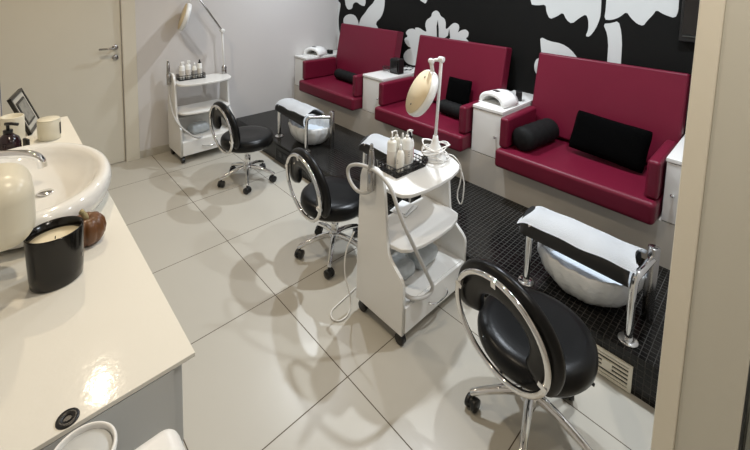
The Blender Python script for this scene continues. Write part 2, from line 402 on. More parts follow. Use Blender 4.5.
make_nail_lamp((1.80, 2.745, .7905), math.radians(20), 'white arched nail lamp on the far corner cabinet')
# black plugs and cables
o = MB().box(0, .06, 0, .045, 0, .075, bev=.006).build('power_adapter', 'bplastic'); o.location = (1.93, .215, .7905); o.rotation_euler = (0, 0, .5)
tag(o, 'small black power adapter behind the arched nail lamp', 'adapter')
o = MB().box(0, .05, 0, .07, 0, .05, bev=.01).build('power_adapter', 'bplastic'); o.location = (1.95, 2.66, .7905)
tag(o, 'black plug beside the far corner nail lamp', 'adapter')
t = thing('tablet_stand', (1.82, 1.47, .7905), 0, 'black device box with cables on the cabinet beside the farthest seat', 'device')
MB().box(0, .08, -.06, .06, 0, .15, bev=.008).build('body', 'bplastic', t)
MB().box(-.012, -.001, -.05, .05, .02, .14, bev=.004).build('front_plate', 'glass_black', t)
def loop_pts(c, rx, ry, z, n=24, wob=.01, a0=0, turns=1.0, dz=0):
    return [(c[0] + rx * math.cos(a0 + 2 * PI * turns * i / n) + wob * math.sin(5 * i), c[1] + ry * math.sin(a0 + 2 * PI * turns * i / n) + wob * math.cos(3.3 * i), z + dz * i / n + abs(wob) * .6 * (1 + math.sin(2.3 * i))) for i in range(n + 1)]
o = MB().tube(loop_pts((1.84, 1.57), .045, .06, .797, 40, .006, 0, 2.4, .04), .004, 8, smooth_pts=1).tube(loop_pts((2.0, 1.44), .05, .04, .797, 24, .006, 0, 1.6, .05), .004, 8, smooth_pts=1).build('black_cable', 'bplastic')
tag(o, 'coiled black cable beside the black device on the cabinet', 'cable')
# black glossy screen on the wall
t = thing('wall_screen', (2.217, -.885, 1.36), 0, 'glossy black screen high on the wall, cut off by the doorway edge', 'screen')
MB().box(-.05, 0, -.2, .21, 0, .55, bev=.006).build('housing', 'bplastic', t)
MB().box(-.052, -.0505, -.185, .195, .05, .535).build('screen_glass', 'glass_black', t)
MB().tube([(-.053, .19, .035), (-.053, .0, .03), (-.053, -.18, .035)], .004).build('bottom_trim', 'dgrey', t)

# ------------------------------------------------------------------ foot spas
def make_spa(loc, label, skirt=.04, qy=-.48):
    t = thing('footrest_stand', loc, 0, label, 'footrest', 'chrome footrest stands over the foot basins')
    # local origin: left leg foot (world .90,-.35,.175); +y is to the left neighbour, rail runs along -y
    r = .0165
    lg = MB().tube([(0, 0, .005), (0, 0, .29), (.012, 0, .31), (.05, 0, .315)], r, 14, smooth_pts=2).build('leg', 'chrome', t)
    MB().lathe([(0, 0), (.040, 0), (.040, .004), (.034, .008), (.018, .010), (0, .010)], n=28).build('flange', 'chrome', lg)
    for a in range(4): pass
    lg = MB().tube([(0, -.455, .005), (0, -.455, .27), (.012, -.463, .300), (.05, -.470, .305), (.205, qy, .292)], r, 14, smooth_pts=2).build('leg', 'chrome', t)
    MB().lathe([(0, 0), (.040, 0), (.040, .004), (.034, .008), (.018, .010), (0, .010)], c=(0, -.455, 0), n=28).cyl((-.026, -.455, .008), (-.026, -.455, .012), .005).cyl((.026, -.455, .008), (.026, -.455, .012), .005).build('flange', 'chrome', lg)
    MB().cyl((.21, qy, .001), (.21, qy, .345), .024, n=24).build('post', 'steel', t)
    # curved footrest: dark padded half pipe lying on the rail, its front flap hanging lower towards the post
    def pad(u, v):
        a = PI * (1.10 * max(0, (v - .22) / .78) - .05)
        x = .085 - .095 * 1.12 * math.cos(a); z = .268 + .078 * math.sin(a)
        if v < .22: z -= (.22 - v) / .22 * (.002 + skirt * u); x += .010 * (.22 - v) / .22 * u
        return (x, .045 - .485 * u, z)
    MB().grid(pad, 18, 26, thick=.012).build('footrest_pad', 'pad', t)
    return t
def make_basin(loc, rz, label, s=1.0):
    t = thing('foot_basin', loc, rz, label, 'basin', 'lined foot basins'); t.scale = (s, s, .88 * s)
    MB().lathe([(0, .0), (.07, .0), (.10, .004), (.14, .03), (.178, .085), (.20, .150), (.206, .195), (.203, .200), (.196, .197), (.188, .15), (.165, .09), (.13, .04), (.08, .02), (0, .018)], n=48, sx=.88, sy=1.06).build('bowl', 'bowl', t)
    rnd = random.Random(3)
    ph = [rnd.uniform(0, 6) for _ in range(5)]
    def rib(a, z):
        k = min(1, max(0, (z - .0) / .2))
        return 1 + .022 * math.sin(9 * a + ph[0]) * (1 - .4 * k) + .018 * math.sin(17 * a + ph[1] + 20 * z) + .016 * math.sin(31 * a + ph[2] - 34 * z) + .010 * math.sin(13 * a + 90 * z)
    MB().lathe([(.09, .003), (.125, .012), (.160, .045), (.192, .09), (.212, .15), (.219, .205), (.213, .216), (.203, .214), (.192, .196), (.180, .15), (.155, .09), (.12, .045), (.06, .03), (0, .028)], n=120, sx=.88, sy=1.06, rib=rib).build('plastic_liner', 'liner', t)
    MB().lathe([(0, .10), (.08, .102), (.145, .106), (.178, .118), (.186, .150)], n=48, sx=.88, sy=1.06, rib=lambda a, z: 1 + .01 * math.sin(7 * a)).build('lining_cloth', 'water', t)
    return t
def make_towel(name, loc, L, label, seed, ends=(0, 0), fall=(.06, .05)):
    rnd = random.Random(seed); p = [rnd.uniform(0, 6) for _ in range(8)]
    # local: x across the footrest, y along it (0..-L)
    def g(u, v):
        y = -L * u
        s = (v - .5) * 2
        ext = 1.0
        a = PI / 2 * (1 - s) # from 0 (far side) to pi
        over = max(0, abs(s) - .80)
        wav = .004 * math.sin(9 * u + p[0]) + .002 * math.sin(21 * u + p[1] + 2 * v)
        edge = .012 * math.sin(7 * u + p[2]) + .008 * math.sin(15 * u + p[3])
        R1 = .118; 
        s2 = -.66 - edge * 2 + (s + 1) / 2 * (1.46 + edge * 4)
        aa = PI / 2 - s2 * PI / 2
        x = .085 + R1 * math.cos(aa) * 1.0
        z = .268 + .088 * math.sin(aa) + wav * .6
        if s2 > 0: z -= .0
        # ends droop
        for e, amt in ((u, ends[0]), (1 - u, ends[1])):
            if e < .12: z -= amt * (1 - e / .12) ** 2
        y += .012 * math.sin(8 * v + p[4]) * (1 if u > .5 else -1) * abs(2 * u - 1)
        return (x, y + .05, z + .004)
    o = MB().grid(g, 40, 26, thick=.006).build(name, 'towel'); o.location = loc
    return tag(o, label, 'towel', 'white towels on the footrests')
SPA = [((.90, -.35, .176), 'nearest chrome footrest stand, with thick post, beside the white wall grille'),
       ((.94, .925, .176), 'middle chrome footrest stand, mostly hidden behind the nearer white trolley'),
       ((.935, 2.135, .176), 'farthest chrome footrest stand, on the deck beyond the small black stool')]
TWL = ['white towel laid over the nearest footrest stand by the doorway edge', 'white towel corner showing behind bottles of the nearer trolley', 'white towel laid over the farthest footrest stand near the grey wall']
BSN = ['oval basin in crumpled clear plastic under the nearest footrest', 'lined foot basin hidden behind the nearer white trolley', 'round basin in crumpled clear plastic beside the farthest footrest']
for i, (l, lab) in enumerate(SPA):
    make_spa(l, lab, (.014, .02, .04)[i], (-.48, -.48, -.55)[i])
    make_towel('towel', (l[0], l[1], l[2] + .002), .50, TWL[i], 5 + i, ends=(.03, .0))
    make_basin((l[0] + (.172, .2, .165)[i], l[1] - (.222, .23, .290)[i], .1765), 0, BSN[i], (1.0, 1.0, 1.0)[i])

# vents in the deck front
def make_vent(y0, y1, z0, z1, mat, label, grp):
    t = thing('vent_grille', (.838, y0, z0), 0, label, 'vent', grp)
    W, Hh = y1 - y0, z1 - z0
    MB().box(-.008, .001, 0, W, 0, .012).box(-.008, .001, 0, W, Hh - .012, Hh).box(-.008, .001, 0, .014, .012, Hh - .012).box(-.008, .001, W - .014, W, .012, Hh - .012).build('frame', mat, t)
    MB().box(-.002, .001, .014, W - .014, .012, Hh - .012).build('backing', 'dark', t)
    mb = MB(); n = 5
    for i in range(n):
        z = .012 + (Hh - .024) * (i + .5) / n
        mb.box(-.007, -.002, .014, W - .014, z - .004, z + .004)
    mb.build('louvre', mat, t)
    MB().box(-.009, -.006, W * .30, W * .46, Hh * .35, Hh * .68).build('catch', mat, t)
    MB().box(-.009, -.006, W * .58, W * .74, Hh * .35, Hh * .68).build('catch', mat, t)
    return t
make_vent(-.845, -.600, .004, .122, 'vent', 'cream slatted grille in the black mosaic step, behind the nearest stool', None)
make_vent(1.76, 2.03, .015, .15, 'bplastic', 'black grille in the mosaic step between the middle and farthest stools', None)

# ------------------------------------------------------------------ stools
def make_stool(label):
    t = thing('salon_stool', (0, 0, 0), 0, label, 'stool', 'round black rolling stools with hoop backs')
    for k in range(5):
        a = 2 * PI * k / 5; c, s_ = math.cos(a), math.sin(a)
        P = lambda r_, z: (c * r_, s_ * r_, z)
        lg = MB().tube([P(.02, .125), P(.08, .118), P(.15, .098), P(.215, .072), P(.223, .066)], lambda q: .019 - .008 * q, 12, smooth_pts=1, flat=.85).build('leg', 'chrome', t)
        ca, cs = math.cos(a + .9), math.sin(a + .9)
        cx, cy = c * .214, s_ * .214
        n1 = Vector((-cs, ca, 0))
        cm = MB()
        for sg in (-1, 1):
            p = Vector((cx, cy, .026)) + n1 * .006 * sg
            q = Vector((cx, cy, .026)) + n1 * .022 * sg
            cm.cyl(p, q, .0255, n=24)
        cm.cyl((cx, cy, .04), (cx, cy, .066), .008).cyl(Vector((cx, cy, .03)) - n1 * .008, Vector((cx, cy, .03)) + n1 * .008, .02)
        cm.build('caster', 'bplastic', lg)
    MB().lathe([(0, .088), (.030, .088), (.038, .10), (.038, .13), (.030, .142), (0, .142)], n=24).build('hub', 'chrome', t)
    MB().cyl((0, 0, .14), (0, 0, .22), .024).build('column_sleeve', 'chrome', t)
    MB().cyl((0, 0, .215), (0, 0, .315), .014).build('gas_rod', 'chrome', t)
    MB().box(-.09, .09, -.06, .06, .303, .317, bev=.003).tube([(0, -.03, .305), (.06, -.12, .293), (.08, -.19, .283)], .006).build('mechanism', 'bplastic', t)
    MB().lathe([(0, .312), (.17, .312), (.188, .315), (.192, .321), (.188, .327), (0, .327)], n=48).build('seat_ring', 'chrome', t)
    MB().lathe([(0, .322), (.182, .322), (.200, .327), (.210, .343), (.212, .365), (.208, .388), (.194, .402), (.160, .409), (.08, .405), (0, .403)], n=56).build('seat_cushion', 'bleather', t)
    # hoop back
    M = T((-.226, 0, .497)) @ RY(math.radians(-7))
    R = .190
    mb = MB().tube([(0, R * math.cos(2 * PI * i / 64), R * math.sin(2 * PI * i / 64)) for i in range(64)], .0105, 12, closed=True)
    mb.tube([(.0, 0, -R), (.05, 0, -R - .004), (.12, 0, -R - .012), (.18, 0, -R - .026)], .010, smooth_pts=1)
    mb.xf(M); mb.build('hoop', 'chrome', t)
    n = 44; a0, a1 = math.radians(-20), math.radians(222)
    bm = bmesh.new(); rings = []
    for i in range(n + 1):
        a = a0 + (a1 - a0) * i / n
        e = min(1, min(i, n - i) / 3.5); e = math.sqrt(max(.03, 1 - (1 - e) ** 2))
        rin = .102; rout = .220
        mid, hw = (rin + rout) / 2, (rout - rin) / 2
        rg = []
        for k in range(16):
            b_ = 2 * PI * k / 16
            cb, sb = math.cos(b_), math.sin(b_)
            rr = mid + hw * math.copysign(abs(cb) ** .6, cb) * (.55 + .45 * e)
            xx = .028 + .024 * math.copysign(abs(sb) ** .7, sb) * e + .012 * (abs(math.cos(a)) ** 2)
            rg.append(bm.verts.new((xx, rr * math.cos(a), rr * math.sin(a))))
        rings.append(rg)
    for A, B in zip(rings, rings[1:]):
        for k in range(16): bm.faces.new((A[k], A[(k + 1) % 16], B[(k + 1) % 16], B[k]))
    bm.faces.new(rings[0]); bm.faces.new(rings[-1][::-1]); bmesh.ops.recalc_face_normals(bm, faces=bm.faces)
    mb = MB(); mb._take(bm, True); mb.xf(M); mb.build('back_pad', 'bleather', t)
    for a in (20, 88, 196):
        a = math.radians(a)
        mb = MB().box(-.013, .010, -.010, .010, -.022, .008, bev=.002, mat=T((0, R * math.cos(a), R * math.sin(a))) @ RX(a - PI / 2)); mb.xf(M); mb.build('bracket', 'chrome', t)
    return t
S0 = make_stool('black rolling stool closest to the camera, beside the cream grille')
S0.location = (.415, -.603, 0); S0.rotation_euler = (0, 0, math.radians(-10))
def turn_base(root, deg):
    for ch in root.children:
        if ch.name.startswith('leg'): ch.rotation_euler.z = math.radians(deg)
S1 = dup(S0, (.450, .662, 0), math.radians(-5), 'middle black rolling stool, between the two white trolleys')
S2 = dup(S0, (.462, 1.845, -.0), math.radians(1), 'farthest black rolling stool, in front of the far white trolley')
turn_base(S0, -8); turn_base(S1, 13); turn_base(S2, 26)

# ------------------------------------------------------------------ trolleys
def make_trolley(label):
    t = thing('beauty_trolley', (0, 0, 0), 0, label, 'trolley', 'white rolling beauty trolleys')
    W, D = .515, .315
    def prof(top):
        p = [(0, .068), (0, .305), (.006, .325), (.022, .345), (.055, .370), (.085, .395), (.102, .425), (.110, .47)]
        if top: p += [(.135, .70), (.150, .765), (.170, .792), (.195, .803), (.235, .803), (.270, .790), (.295, .765), (.305, .73)]
        else: p += [(.128, .64), (.135, .698), (.29, .698)]
        p += [(D, .40), (D, .068)]
        return p
    MB().prism([(0, y, z) for y, z in prof(True)], (.018, 0, 0), bev=.002, smooth=False).build('side_panel', 'white', t)
    MB().prism([(W - .018, y, z) for y, z in prof(False)], (.018, 0, 0), bev=.002, smooth=False).build('side_panel', 'white', t)
    def shelf(fr, z, x0, x1, yb):
        pts = [(x, y, z) for x, y in fr]
        return MB().prism(pts, (0, 0, .020), bev=.005, seg=3, smooth=False)
    fr = [(.020, .30), (.020, .10), (.035, .055), (.07, .030), (.15, .014), (.25, .008), (.36, .012), (.45, .032), (.50, .060), (.530, .105), (.540, .16), (.540, .25), (.53, .285), (.50, .30)]
    shelf(fr, .700, 0, 0, 0).build('top_shelf', 'white', t)
    fr = [(.020, .28), (.020, .10), (.032, .045), (.07, .018), (.15, .002), (.25, -.004), (.36, .0), (.44, .018), (.485, .045), (.495, .09), (.495, .28)]
    shelf(fr, .438, 0, 0, 0).build('middle_shelf', 'white', t)
    MB().box(.019, W - .019, .01, D - .02, .190, .204).build('lower_shelf', 'white', t)
    MB().box(.019, W - .019, .02, D - .02, .069, .083).build('bottom_panel', 'white_m', t)
    MB().box(.019, W - .019, D - .018, D - .002, .069, .330).build('back_panel', 'white', t)
    dr = MB().box(.0195, W - .0195, -.004, .016, .073, .200, bev=.002).build('drawer', 'white', t)
    MB().tube([(.19, -.004, .135), (.20, -.026, .130), (.26, -.030, .122), (.32, -.026, .130), (.33, -.004, .135)], .005, smooth_pts=2).build('handle', 'chrome', dr)
    for x in (.026, W - .026):
        for y in (.028, D - .030):
            MB().cyl((x - .013, y, .027), (x + .013, y, .027), .0265, n=20).cyl((x, y, .04), (x, y, .068), .009).box(x - .018, x + .018, y - .014, y + .014, .046, .064, bev=.003).build('caster', 'bplastic', t)
    # handpiece in its holder on the left panel, with its hose
    MB().cyl((-.022, .205, .70), (-.022, .205, .80), .017, .019).box(-.008, -.001, .195, .215, .72, .78).build('handpiece_holder', 'steel', t)
    MB().cyl((-.022, .205, .785), (-.024, .205, .90), .017, .012).cyl((-.024, .205, .90), (-.024, .205, .93), .010, .007).build('handpiece', 'steel', t)
    return t
T0 = make_trolley('white rolling trolley nearest the camera, in the middle of the floor')
T0.location = (.262, -.070, 0)
T1 = dup(T0, (.140, 2.485, 0), math.radians(1), 'far white rolling trolley beside the grey-beige wall, near the door')
def hose(pts, r, name, mat, lab, cat, loc):
    return MB().tube(pts, r, 10, smooth_pts=3).build(name, mat, loc)
for k, (T_, lab) in enumerate(((T0, 'grey hose looping down over the front of the nearer trolley'), (T1, 'grey hose hanging down the left side of the far trolley'))):
    l = T_
    if k == 0:
        hose([(-.022, .205, .697), (-.024, .24, .67), (-.03, .30, .66), (-.03, .36, .70), (-.03, .37, .76), (-.03, .30, .80), (-.028, .20, .815), (-.024, .135, .80), (-.02, .07, .76), (-.02, .02, .66), (.02, -.02, .54), (.09, -.035, .40), (.15, -.04, .29), (.175, -.038, .245), (.16, -.035, .220), (.11, -.03, .218), (.05, .0, .23), (.035, .05, .26), (.04, .10, .30)], .009, 'hose', 'hose', lab, 'hose', l)
    else:
        hose([(-.022, .205, .697), (-.024, .20, .62), (-.026, .15, .50), (-.024, .07, .42), (-.01, -.01, .37), (.04, -.03, .31), (.10, -.035, .25), (.16, -.02, .216), (.20, .03, .214)], .009, 'hose', 'hose', lab, 'hose', l)
# packs in the trolleys' bottom compartments
def pack(loc, rz, lab):
    t = MB()
    def f(u, v, sg):
        a, b = u * 2 - 1, v * 2 - 1; e = ((1 - a ** 6) * (1 - b ** 6)) ** .35
        return (a * .085, b * .06, .045 + sg * .044 * e + .003 * math.sin(9 * a + 5 * b))
    t.grid(lambda u, v: f(u, v, 1), 18, 14).grid(lambda u, v: f(u, v, -1), 18, 14)
    bmesh.ops.remove_doubles(t.bm, verts=t.bm.verts, dist=.0006); bmesh.ops.recalc_face_normals(t.bm, faces=t.bm.faces)
    o = t.build('tissue_pack', 'wrap'); o.location = loc; o.rotation_euler = (0, 0, rz); return tag(o, lab, 'pack', 'blue-grey packs in the trolleys')
pack((.575, .080, .206), .10, 'blue-grey wrapped pack in the nearer trolley\'s bottom compartment, on the right')
pack((.390, .090, .206), -.1, 'pale wrapped pack in the nearer trolley\'s bottom compartment, behind the hose')
pack((.36, 2.65, .206), .1, 'blue-grey wrapped pack in the far trolley\'s bottom compartment')
# small folded white paper on the middle shelf of the nearer trolley
o = MB().box(0, .13, 0, .10, 0, .004, mat=RZ(.2)).box(.01, .12, .01, .08, .0045, .012, mat=RZ(.3)).build('folded_paper', 'towel'); o.location = (.50, .13, .4585)
tag(o, 'small folded white paper on the nearer trolley\'s middle shelf', 'paper')

# wire trays + bottles
def make_tray(loc, rz, L, Wd, label, Hh=.045):
    t = thing('wire_tray', loc, rz, label, 'tray', 'black wire trays')
    r = .0030
    def rect(z, e=0): return [(-L / 2 - e, -Wd / 2 - e, z), (L / 2 + e, -Wd / 2 - e, z), (L / 2 + e, Wd / 2 + e, z), (-L / 2 - e, Wd / 2 + e, z)]
    MB().box(-L / 2, L / 2, -Wd / 2, Wd / 2, .001, .004).build('base', 'bplastic', t)
    mb = MB()
    for z in (.004, Hh * .55, Hh):
        q = rect(z)
        for i in range(4): mb.tube([q[i], q[(i + 1) % 4]], r, 6)
    nx, ny = int(L / .022), int(Wd / .022)
    for i in range(nx + 1):
        x = -L / 2 + L * i / nx
        for y in (-Wd / 2, Wd / 2): mb.tube([(x, y, .003), (x, y, Hh)], r * .7, 6)
    for i in range(ny + 1):
        y = -Wd / 2 + Wd * i / ny
        for x in (-L / 2, L / 2): mb.tube([(x, y, .003), (x, y, Hh)], r * .7, 6)
    mb.build('wire_sides', 'bplastic', t)
    return t
ZS = .7205
make_tray((.497, .168, ZS), math.radians(-2), .215, .135, 'black wire tray of bottles on the nearer trolley')
make_tray((.325, 2.725, ZS), math.radians(-1), .235, .10, 'black wire tray of bottles on the far trolley')
def make_bottle(kind, loc, rz, h, r, label, mat='bottle', lab_mat='label', grp='bottles on the trolleys'):
    t = thing('product_bottle', loc, rz, label, 'bottle', grp)
    sh = h * .80 if kind != 'tube' else h * .9
    if kind == 'cone':
        MB().lathe([(0, 0), (r * .95, 0), (r, .004), (r, sh * .75), (r * .8, sh * .86), (r * .42, sh), (0, sh)], n=24).build('body', mat, t)
        MB().lathe([(0, sh), (r * .38, sh), (r * .34, h * .93), (r * .2, h), (0, h)], n=16).build('cap', 'plastic', t)
    else:
        MB().lathe([(0, 0), (r * .95, 0), (r, .004), (r, sh * .90), (r * .9, sh * .96), (r * .4, sh), (0, sh)], n=24).build('body', mat, t)
        if kind == 'pump':
            MB().cyl((0, 0, sh), (0, 0, sh + h * .06), r * .42).cyl((0, 0, sh + h * .06), (0, 0, h * .96), r * .14).tube([(0, 0, h * .97), (0, -r * .6, h * .98), (0, -r * 1.35, h * .955)], r * .2, 8).build('pump', 'plastic', t)
        elif kind == 'spray':
            MB().cyl((0, 0, sh), (0, 0, sh + h * .07), r * .5).box(-r * .35, r * .35, -r * .75, r * .45, h * .87, h, bev=.003).build('spray_head', 'plastic', t)
        elif kind == 'black_pump':
            MB().cyl((0, 0, sh), (0, 0, sh + h * .08), r * .62).cyl((0, 0, sh + h * .08), (0, 0, h), r * .32).build('cap', 'bplastic', t)
        else:
            MB().cyl((0, 0, sh), (0, 0, h), r * .55).build('cap', 'plastic', t)
    MB().lathe([(r * 1.012, sh * .18), (r * 1.02, sh * .19), (r * 1.02, sh * .62), (r * 1.012, sh * .63)], n=24).build('label_band', lab_mat, t)
    g = MB()
    for i in range(3):
        zz = sh * (.56 - i * .07)
        g.box(-r * 1.06, -r * 1.02, -r * .25, r * .25, zz, zz + sh * .02)
    g.build('print', 'greytext', t)
    return t
nb = ZS + .0045
make_bottle('pump', (.444, .196, nb), 2.4, .19, .024, 'tall ivory pump bottle at the left end of the nearer tray', 'bottle_c')
make_bottle('cone', (.450, .140, nb), 0, .145, .0205, 'short ivory bottle at the near left corner of the nearer tray', 'bottle_c', 'bottle_c')
make_bottle('pump', (.508, .148, nb), 1.2, .205, .023, 'tall white pump bottle with dark neck, highest on the nearer tray', 'bottle')
make_bottle('black_pump', (.553, .167, nb), 0, .175, .020, 'white bottle with black collar in the middle of the nearer tray')
make_bottle('cone', (.580, .185, nb), 0, .17, .019, 'white nozzle bottle with red label at the right of the nearer tray', 'bottle', 'pink')
make_bottle('pump', (.501, .215, nb), -2.0, .185, .021, 'white pump bottle at the back of the nearer tray', 'bottle_c')
make_bottle('cone', (.546, .212, nb), 0, .16, .018, 'slim white bottle at the back right of the nearer tray', 'bottle')
make_bottle('spray', (.245, 2.725, nb), 1.5, .165, .026, 'leftmost white bottle on the far trolley\'s tray', 'bottle')
make_bottle('spray', (.303, 2.730, nb), 1.2, .17, .024, 'second white bottle from the left on the far trolley\'s tray', 'bottle')
make_bottle('cone', (.358, 2.725, nb), 0, .145, .022, 'short white bottle with dark print on the far trolley\'s tray', 'bottle_c', 'greytext')
make_bottle('black_pump', (.408, 2.725, nb), 0, .17, .021, 'rightmost bottle, black capped, on the far trolley\'s tray', 'bottle')
t = thing('polish_jar', (.637, .128, ZS), 0, 'small dark jar beside the lamp base on the nearer trolley', 'jar')
MB().lathe([(0, 0), (.015, 0), (.017, .003), (.017, .022), (.014, .026), (0, .026)], n=20).build('body', 'amber', t)
MB().cyl((0, 0, .026), (0, 0, .036), .014).build('lid', 'dgrey', t)

# ------------------------------------------------------------------ magnifying lamps
def disc_lamp(t, c, n, R, roll_hint=(0, 0, 1)):
    n = Vector(n).normalized(); q = n.to_track_quat('Z', 'Y').to_matrix().to_4x4(); q.translation = Vector(c)
    hd = MB().lathe([(0, -.022), (R * .88, -.022), (R * .97, -.018), (R, -.006), (R, .012), (R * .97, .020), (R * .72, .022), (0, .022)], n=48, mat=q).build('lamp_head', 'plastic', t)
    MB().lathe([(0, .0225), (R * .93, .0225), (R * .93, .025), (0, .027)], n=48, mat=q).build('lens_cover', 'lens', hd)
    return q, hd
# nearer lamp
px, py = .712, .120
t = thing('magnifying_lamp', (px, py, ZS), 0, 'white magnifying lamp with cream round cover, standing on the nearer trolley', 'lamp', 'white magnifying lamps')
NEAR_LAMP = t
MB().lathe([(0, 0), (.062, 0), (.066, .006), (.062, .018), (.045, .050), (.025, .085), (.016, .115), (.013, .135), (0, .135)], n=36).build('base', 'plastic', t)
MB().cyl((0, 0, .13), (.008, -.010, .555), .0085).build('pole', 'plastic', t)
hd_w = Vector((.657, .184, 1.090)); L0 = Vector((px, py, ZS))
MB().cyl((.008, -.024, .56), (.008, .006, .56), .016).tube([(.008, -.008, .56), (-.012, .015, .556), (-.026, .032, .550)], .009).cyl((-.036, .020, .548), (-.016, .044, .548), .015).build('joint', 'plastic', t)
q, hd = disc_lamp(t, hd_w - L0, (-.75, .48, .445), .135)
upv = Vector((0, 0, 1)); nn = Vector((-.75, .48, .445)).normalized(); u_ = (upv - nn * upv.dot(nn)).normalized()
top = (hd_w - L0) + u_ * .128
MB().tube([(-.026, .032, .548), tuple((Vector((-.026, .032, .548)) + top) / 2), tuple(top)], .011).build('neck', 'plastic', t)
mk = (hd_w - L0) + nn * .0275
for s_, nm in ((.086, 1), (-.080, 2)):
    p = mk + u_ * s_
    MB().cyl(tuple(p - nn * .002), tuple(p + nn * .002), .005).build('clip', 'dgrey', hd)
# its cable, wrapped round the base and hanging off the shelf
c1 = []
for i in range(70):
    a = i * .42; k = i / 69
    c1.append((px + (.074 + .012 * math.sin(i * .9)) * math.cos(a), py + (.070 + .010 * math.cos(i * 1.3)) * math.sin(a), ZS + .012 + .075 * abs(math.sin(k * 5.2)) + .012 * math.sin(i * .7)))
c1 += [(px + .085, py - .05, ZS + .02), (.800, .04, ZS + .008), (.825, .02, ZS - .04), (.83, .02, .60), (.822, .04, .50), (.81, .0, .46), (.815, -.01, .52), (.83, .0, .62), (.828, .06, .70), (.80, .13, ZS + .006), (.775, .17, ZS + .006)]
MB().tube(c1, .0035, 8, smooth_pts=1).xf(T(-L0)).build('power_cable', 'cable', NEAR_LAMP)
# far lamp, with its folding arm
t = thing('magnifying_lamp', (.655, 2.735, ZS), 0, 'white magnifying lamp on folding arm, above the far trolley', 'lamp', 'white magnifying lamps')
MB().cyl((0, 0, .0005), (0, 0, .05), .024).lathe([(0, .04), (.02, .04), (.026, .06), (.02, .08), (0, .085)], n=20).build('clamp', 'steel', t)
MB().cyl((0, 0, .06), (-.016, -.003, .43), .009).build('lower_arm', 'plastic', t)
MB().cyl((-.018, -.03, .44), (-.018, .02, .44), .020).build('elbow', 'plastic', t)
e = Vector((-.250, -.005, .780))
MB().cyl((-.018, -.005, .44), tuple(e), .009).cyl((-.008, .010, .435), tuple(e + Vector((0.012, .015, 0))), .004).build('upper_arm', 'steel', t)
MB().cyl(tuple(e + Vector((0, -.02, 0))), tuple(e + Vector((0, .03, 0))), .016).tube([tuple(e), (-.300, -.005, .775), (-.332, -.005, .735)], .011).build('neck', 'plastic', t)
disc_lamp(t, (-.372, -.005, .592), (-.91, .21, .31), .135)
# thin cord on the floor and up behind the nearer trolley
o = MB().tube([(.255, .262, .42), (.215, .285, .32), (.205, .275, .20), (.232, .262, .10), (.240, .258, .03), (.20, .235, .006), (.150, .235, .006), (.125, .27, .006), (.150, .315, .006), (.21, .325, .006), (.28, .335, .006), (.42, .36, .006), (.60, .36, .006), (.80, .34, .006)], .0035, 8, smooth_pts=3).xf(T((-T0.location.x, -T0.location.y, 0))).build('power_cord', 'cable', T0)

# ------------------------------------------------------------------ counter with basin
YN, YF, XF, ZC = -.315, 1.72, -.738, .85
t = thing('vanity_cabinet', (WX0 + .002, YN, 0), 0, 'long low cabinet under the glossy cream counter', 'cabinet')
CW = XF - WX0 - .002
MB().box(0, CW - .045, .018, YF - YN - .018, .08, ZC - .012).build('body', 'endpanel', t)
MB().box(.03, CW - .06, .05, YF - YN - .05, .001, .08).build('plinth', 'dark', t)
nd = 4; LW = (YF - YN - .036) / nd
for i in range(nd):
    for (z0, z1, nm) in ((.085, .62, 'door'), (.626, ZC - .015, 'drawer')):
        dd = MB().box(CW - .044, CW - .022, .018 + i * LW + .002, .018 + (i + 1) * LW - .002, z0, z1, bev=.002).build(nm, 'endpanel', t)
        MB().cyl((CW - .022, .018 + (i + .5) * LW, z1 - .05), (CW - .006, .018 + (i + .5) * LW, z1 - .05), .008).build('knob', 'chrome', dd)
MB().box(0, CW - .046, .0, .0175, .08, ZC - .012).build('end_panel', 'endpanel', t)
t = thing('countertop', (WX0 + .002, YN, ZC - .01), 0, 'glossy cream countertop running along the left side', 'countertop')
MB().box(0, CW, 0, YF - YN, 0, .010, bev=.001, seg=2).build('slab', 'counter', t)
cg = MB().lathe([(.007, .0005), (.007, .003), (.018, .003), (.019, .001), (.019, .0)], n=32).lathe([(0, .0012), (.008, .0012)], n=24)
cg.xf(T((-.967 - WX0 - .002, -.295 - YN, .010))); cg.build('cable_grommet', 'bplastic', t)

def make_sink():
    t = thing('vessel_sink', (-.966, .662, ZC + .0005), 0, 'large oval white ceramic vessel sink on the cream counter', 'sink')
    pr = [(0, .0), (.74, .0), (.83, .006), (.93, .028), (.985, .056), (1.0, .080), (.992, .098), (.965, .111), (.92, .117), (.865, .115), (.82, .106), (.785, .088), (.72, .060), (.60, .038), (.45, .024), (.25, .017), (.1, .014), (0, .013)]
    MB().lathe([(r * 1.0, z) for r, z in pr], n=72, sx=.246, sy=.352, rib=lambda a, z: 1).build('bowl', 'ceramic', t)
    MB().lathe([(0, 0), (.024, 0), (.026, .003), (.022, .006), (.0, .008)], c=(.045, .03, .018), n=28).build('drain', 'chrome', t)
    return t
make_sink()
t = thing('basin_tap', (-1.20, .93, ZC + .0005), 0, 'curved chrome tap reaching over the sink', 'tap')
MB().lathe([(0, 0), (.028, 0), (.028, .006), (.020, .012), (.018, .05), (0, .05)], n=24).cyl((0, 0, .05), (0, 0, .150), .017).build('body', 'chrome', t)
MB().tube([(0, 0, .150), (.04, -.03, .156), (.12, -.085, .156), (.215, -.15, .160), (.255, -.172, .152), (.276, -.180, .130), (.279, -.182, .100)], .0155, 14, smooth_pts=2).build('spout', 'chrome', t)
MB().box(-.012, .012, -.012, .06, .152, .164, bev=.004).build('lever', 'chrome', t)

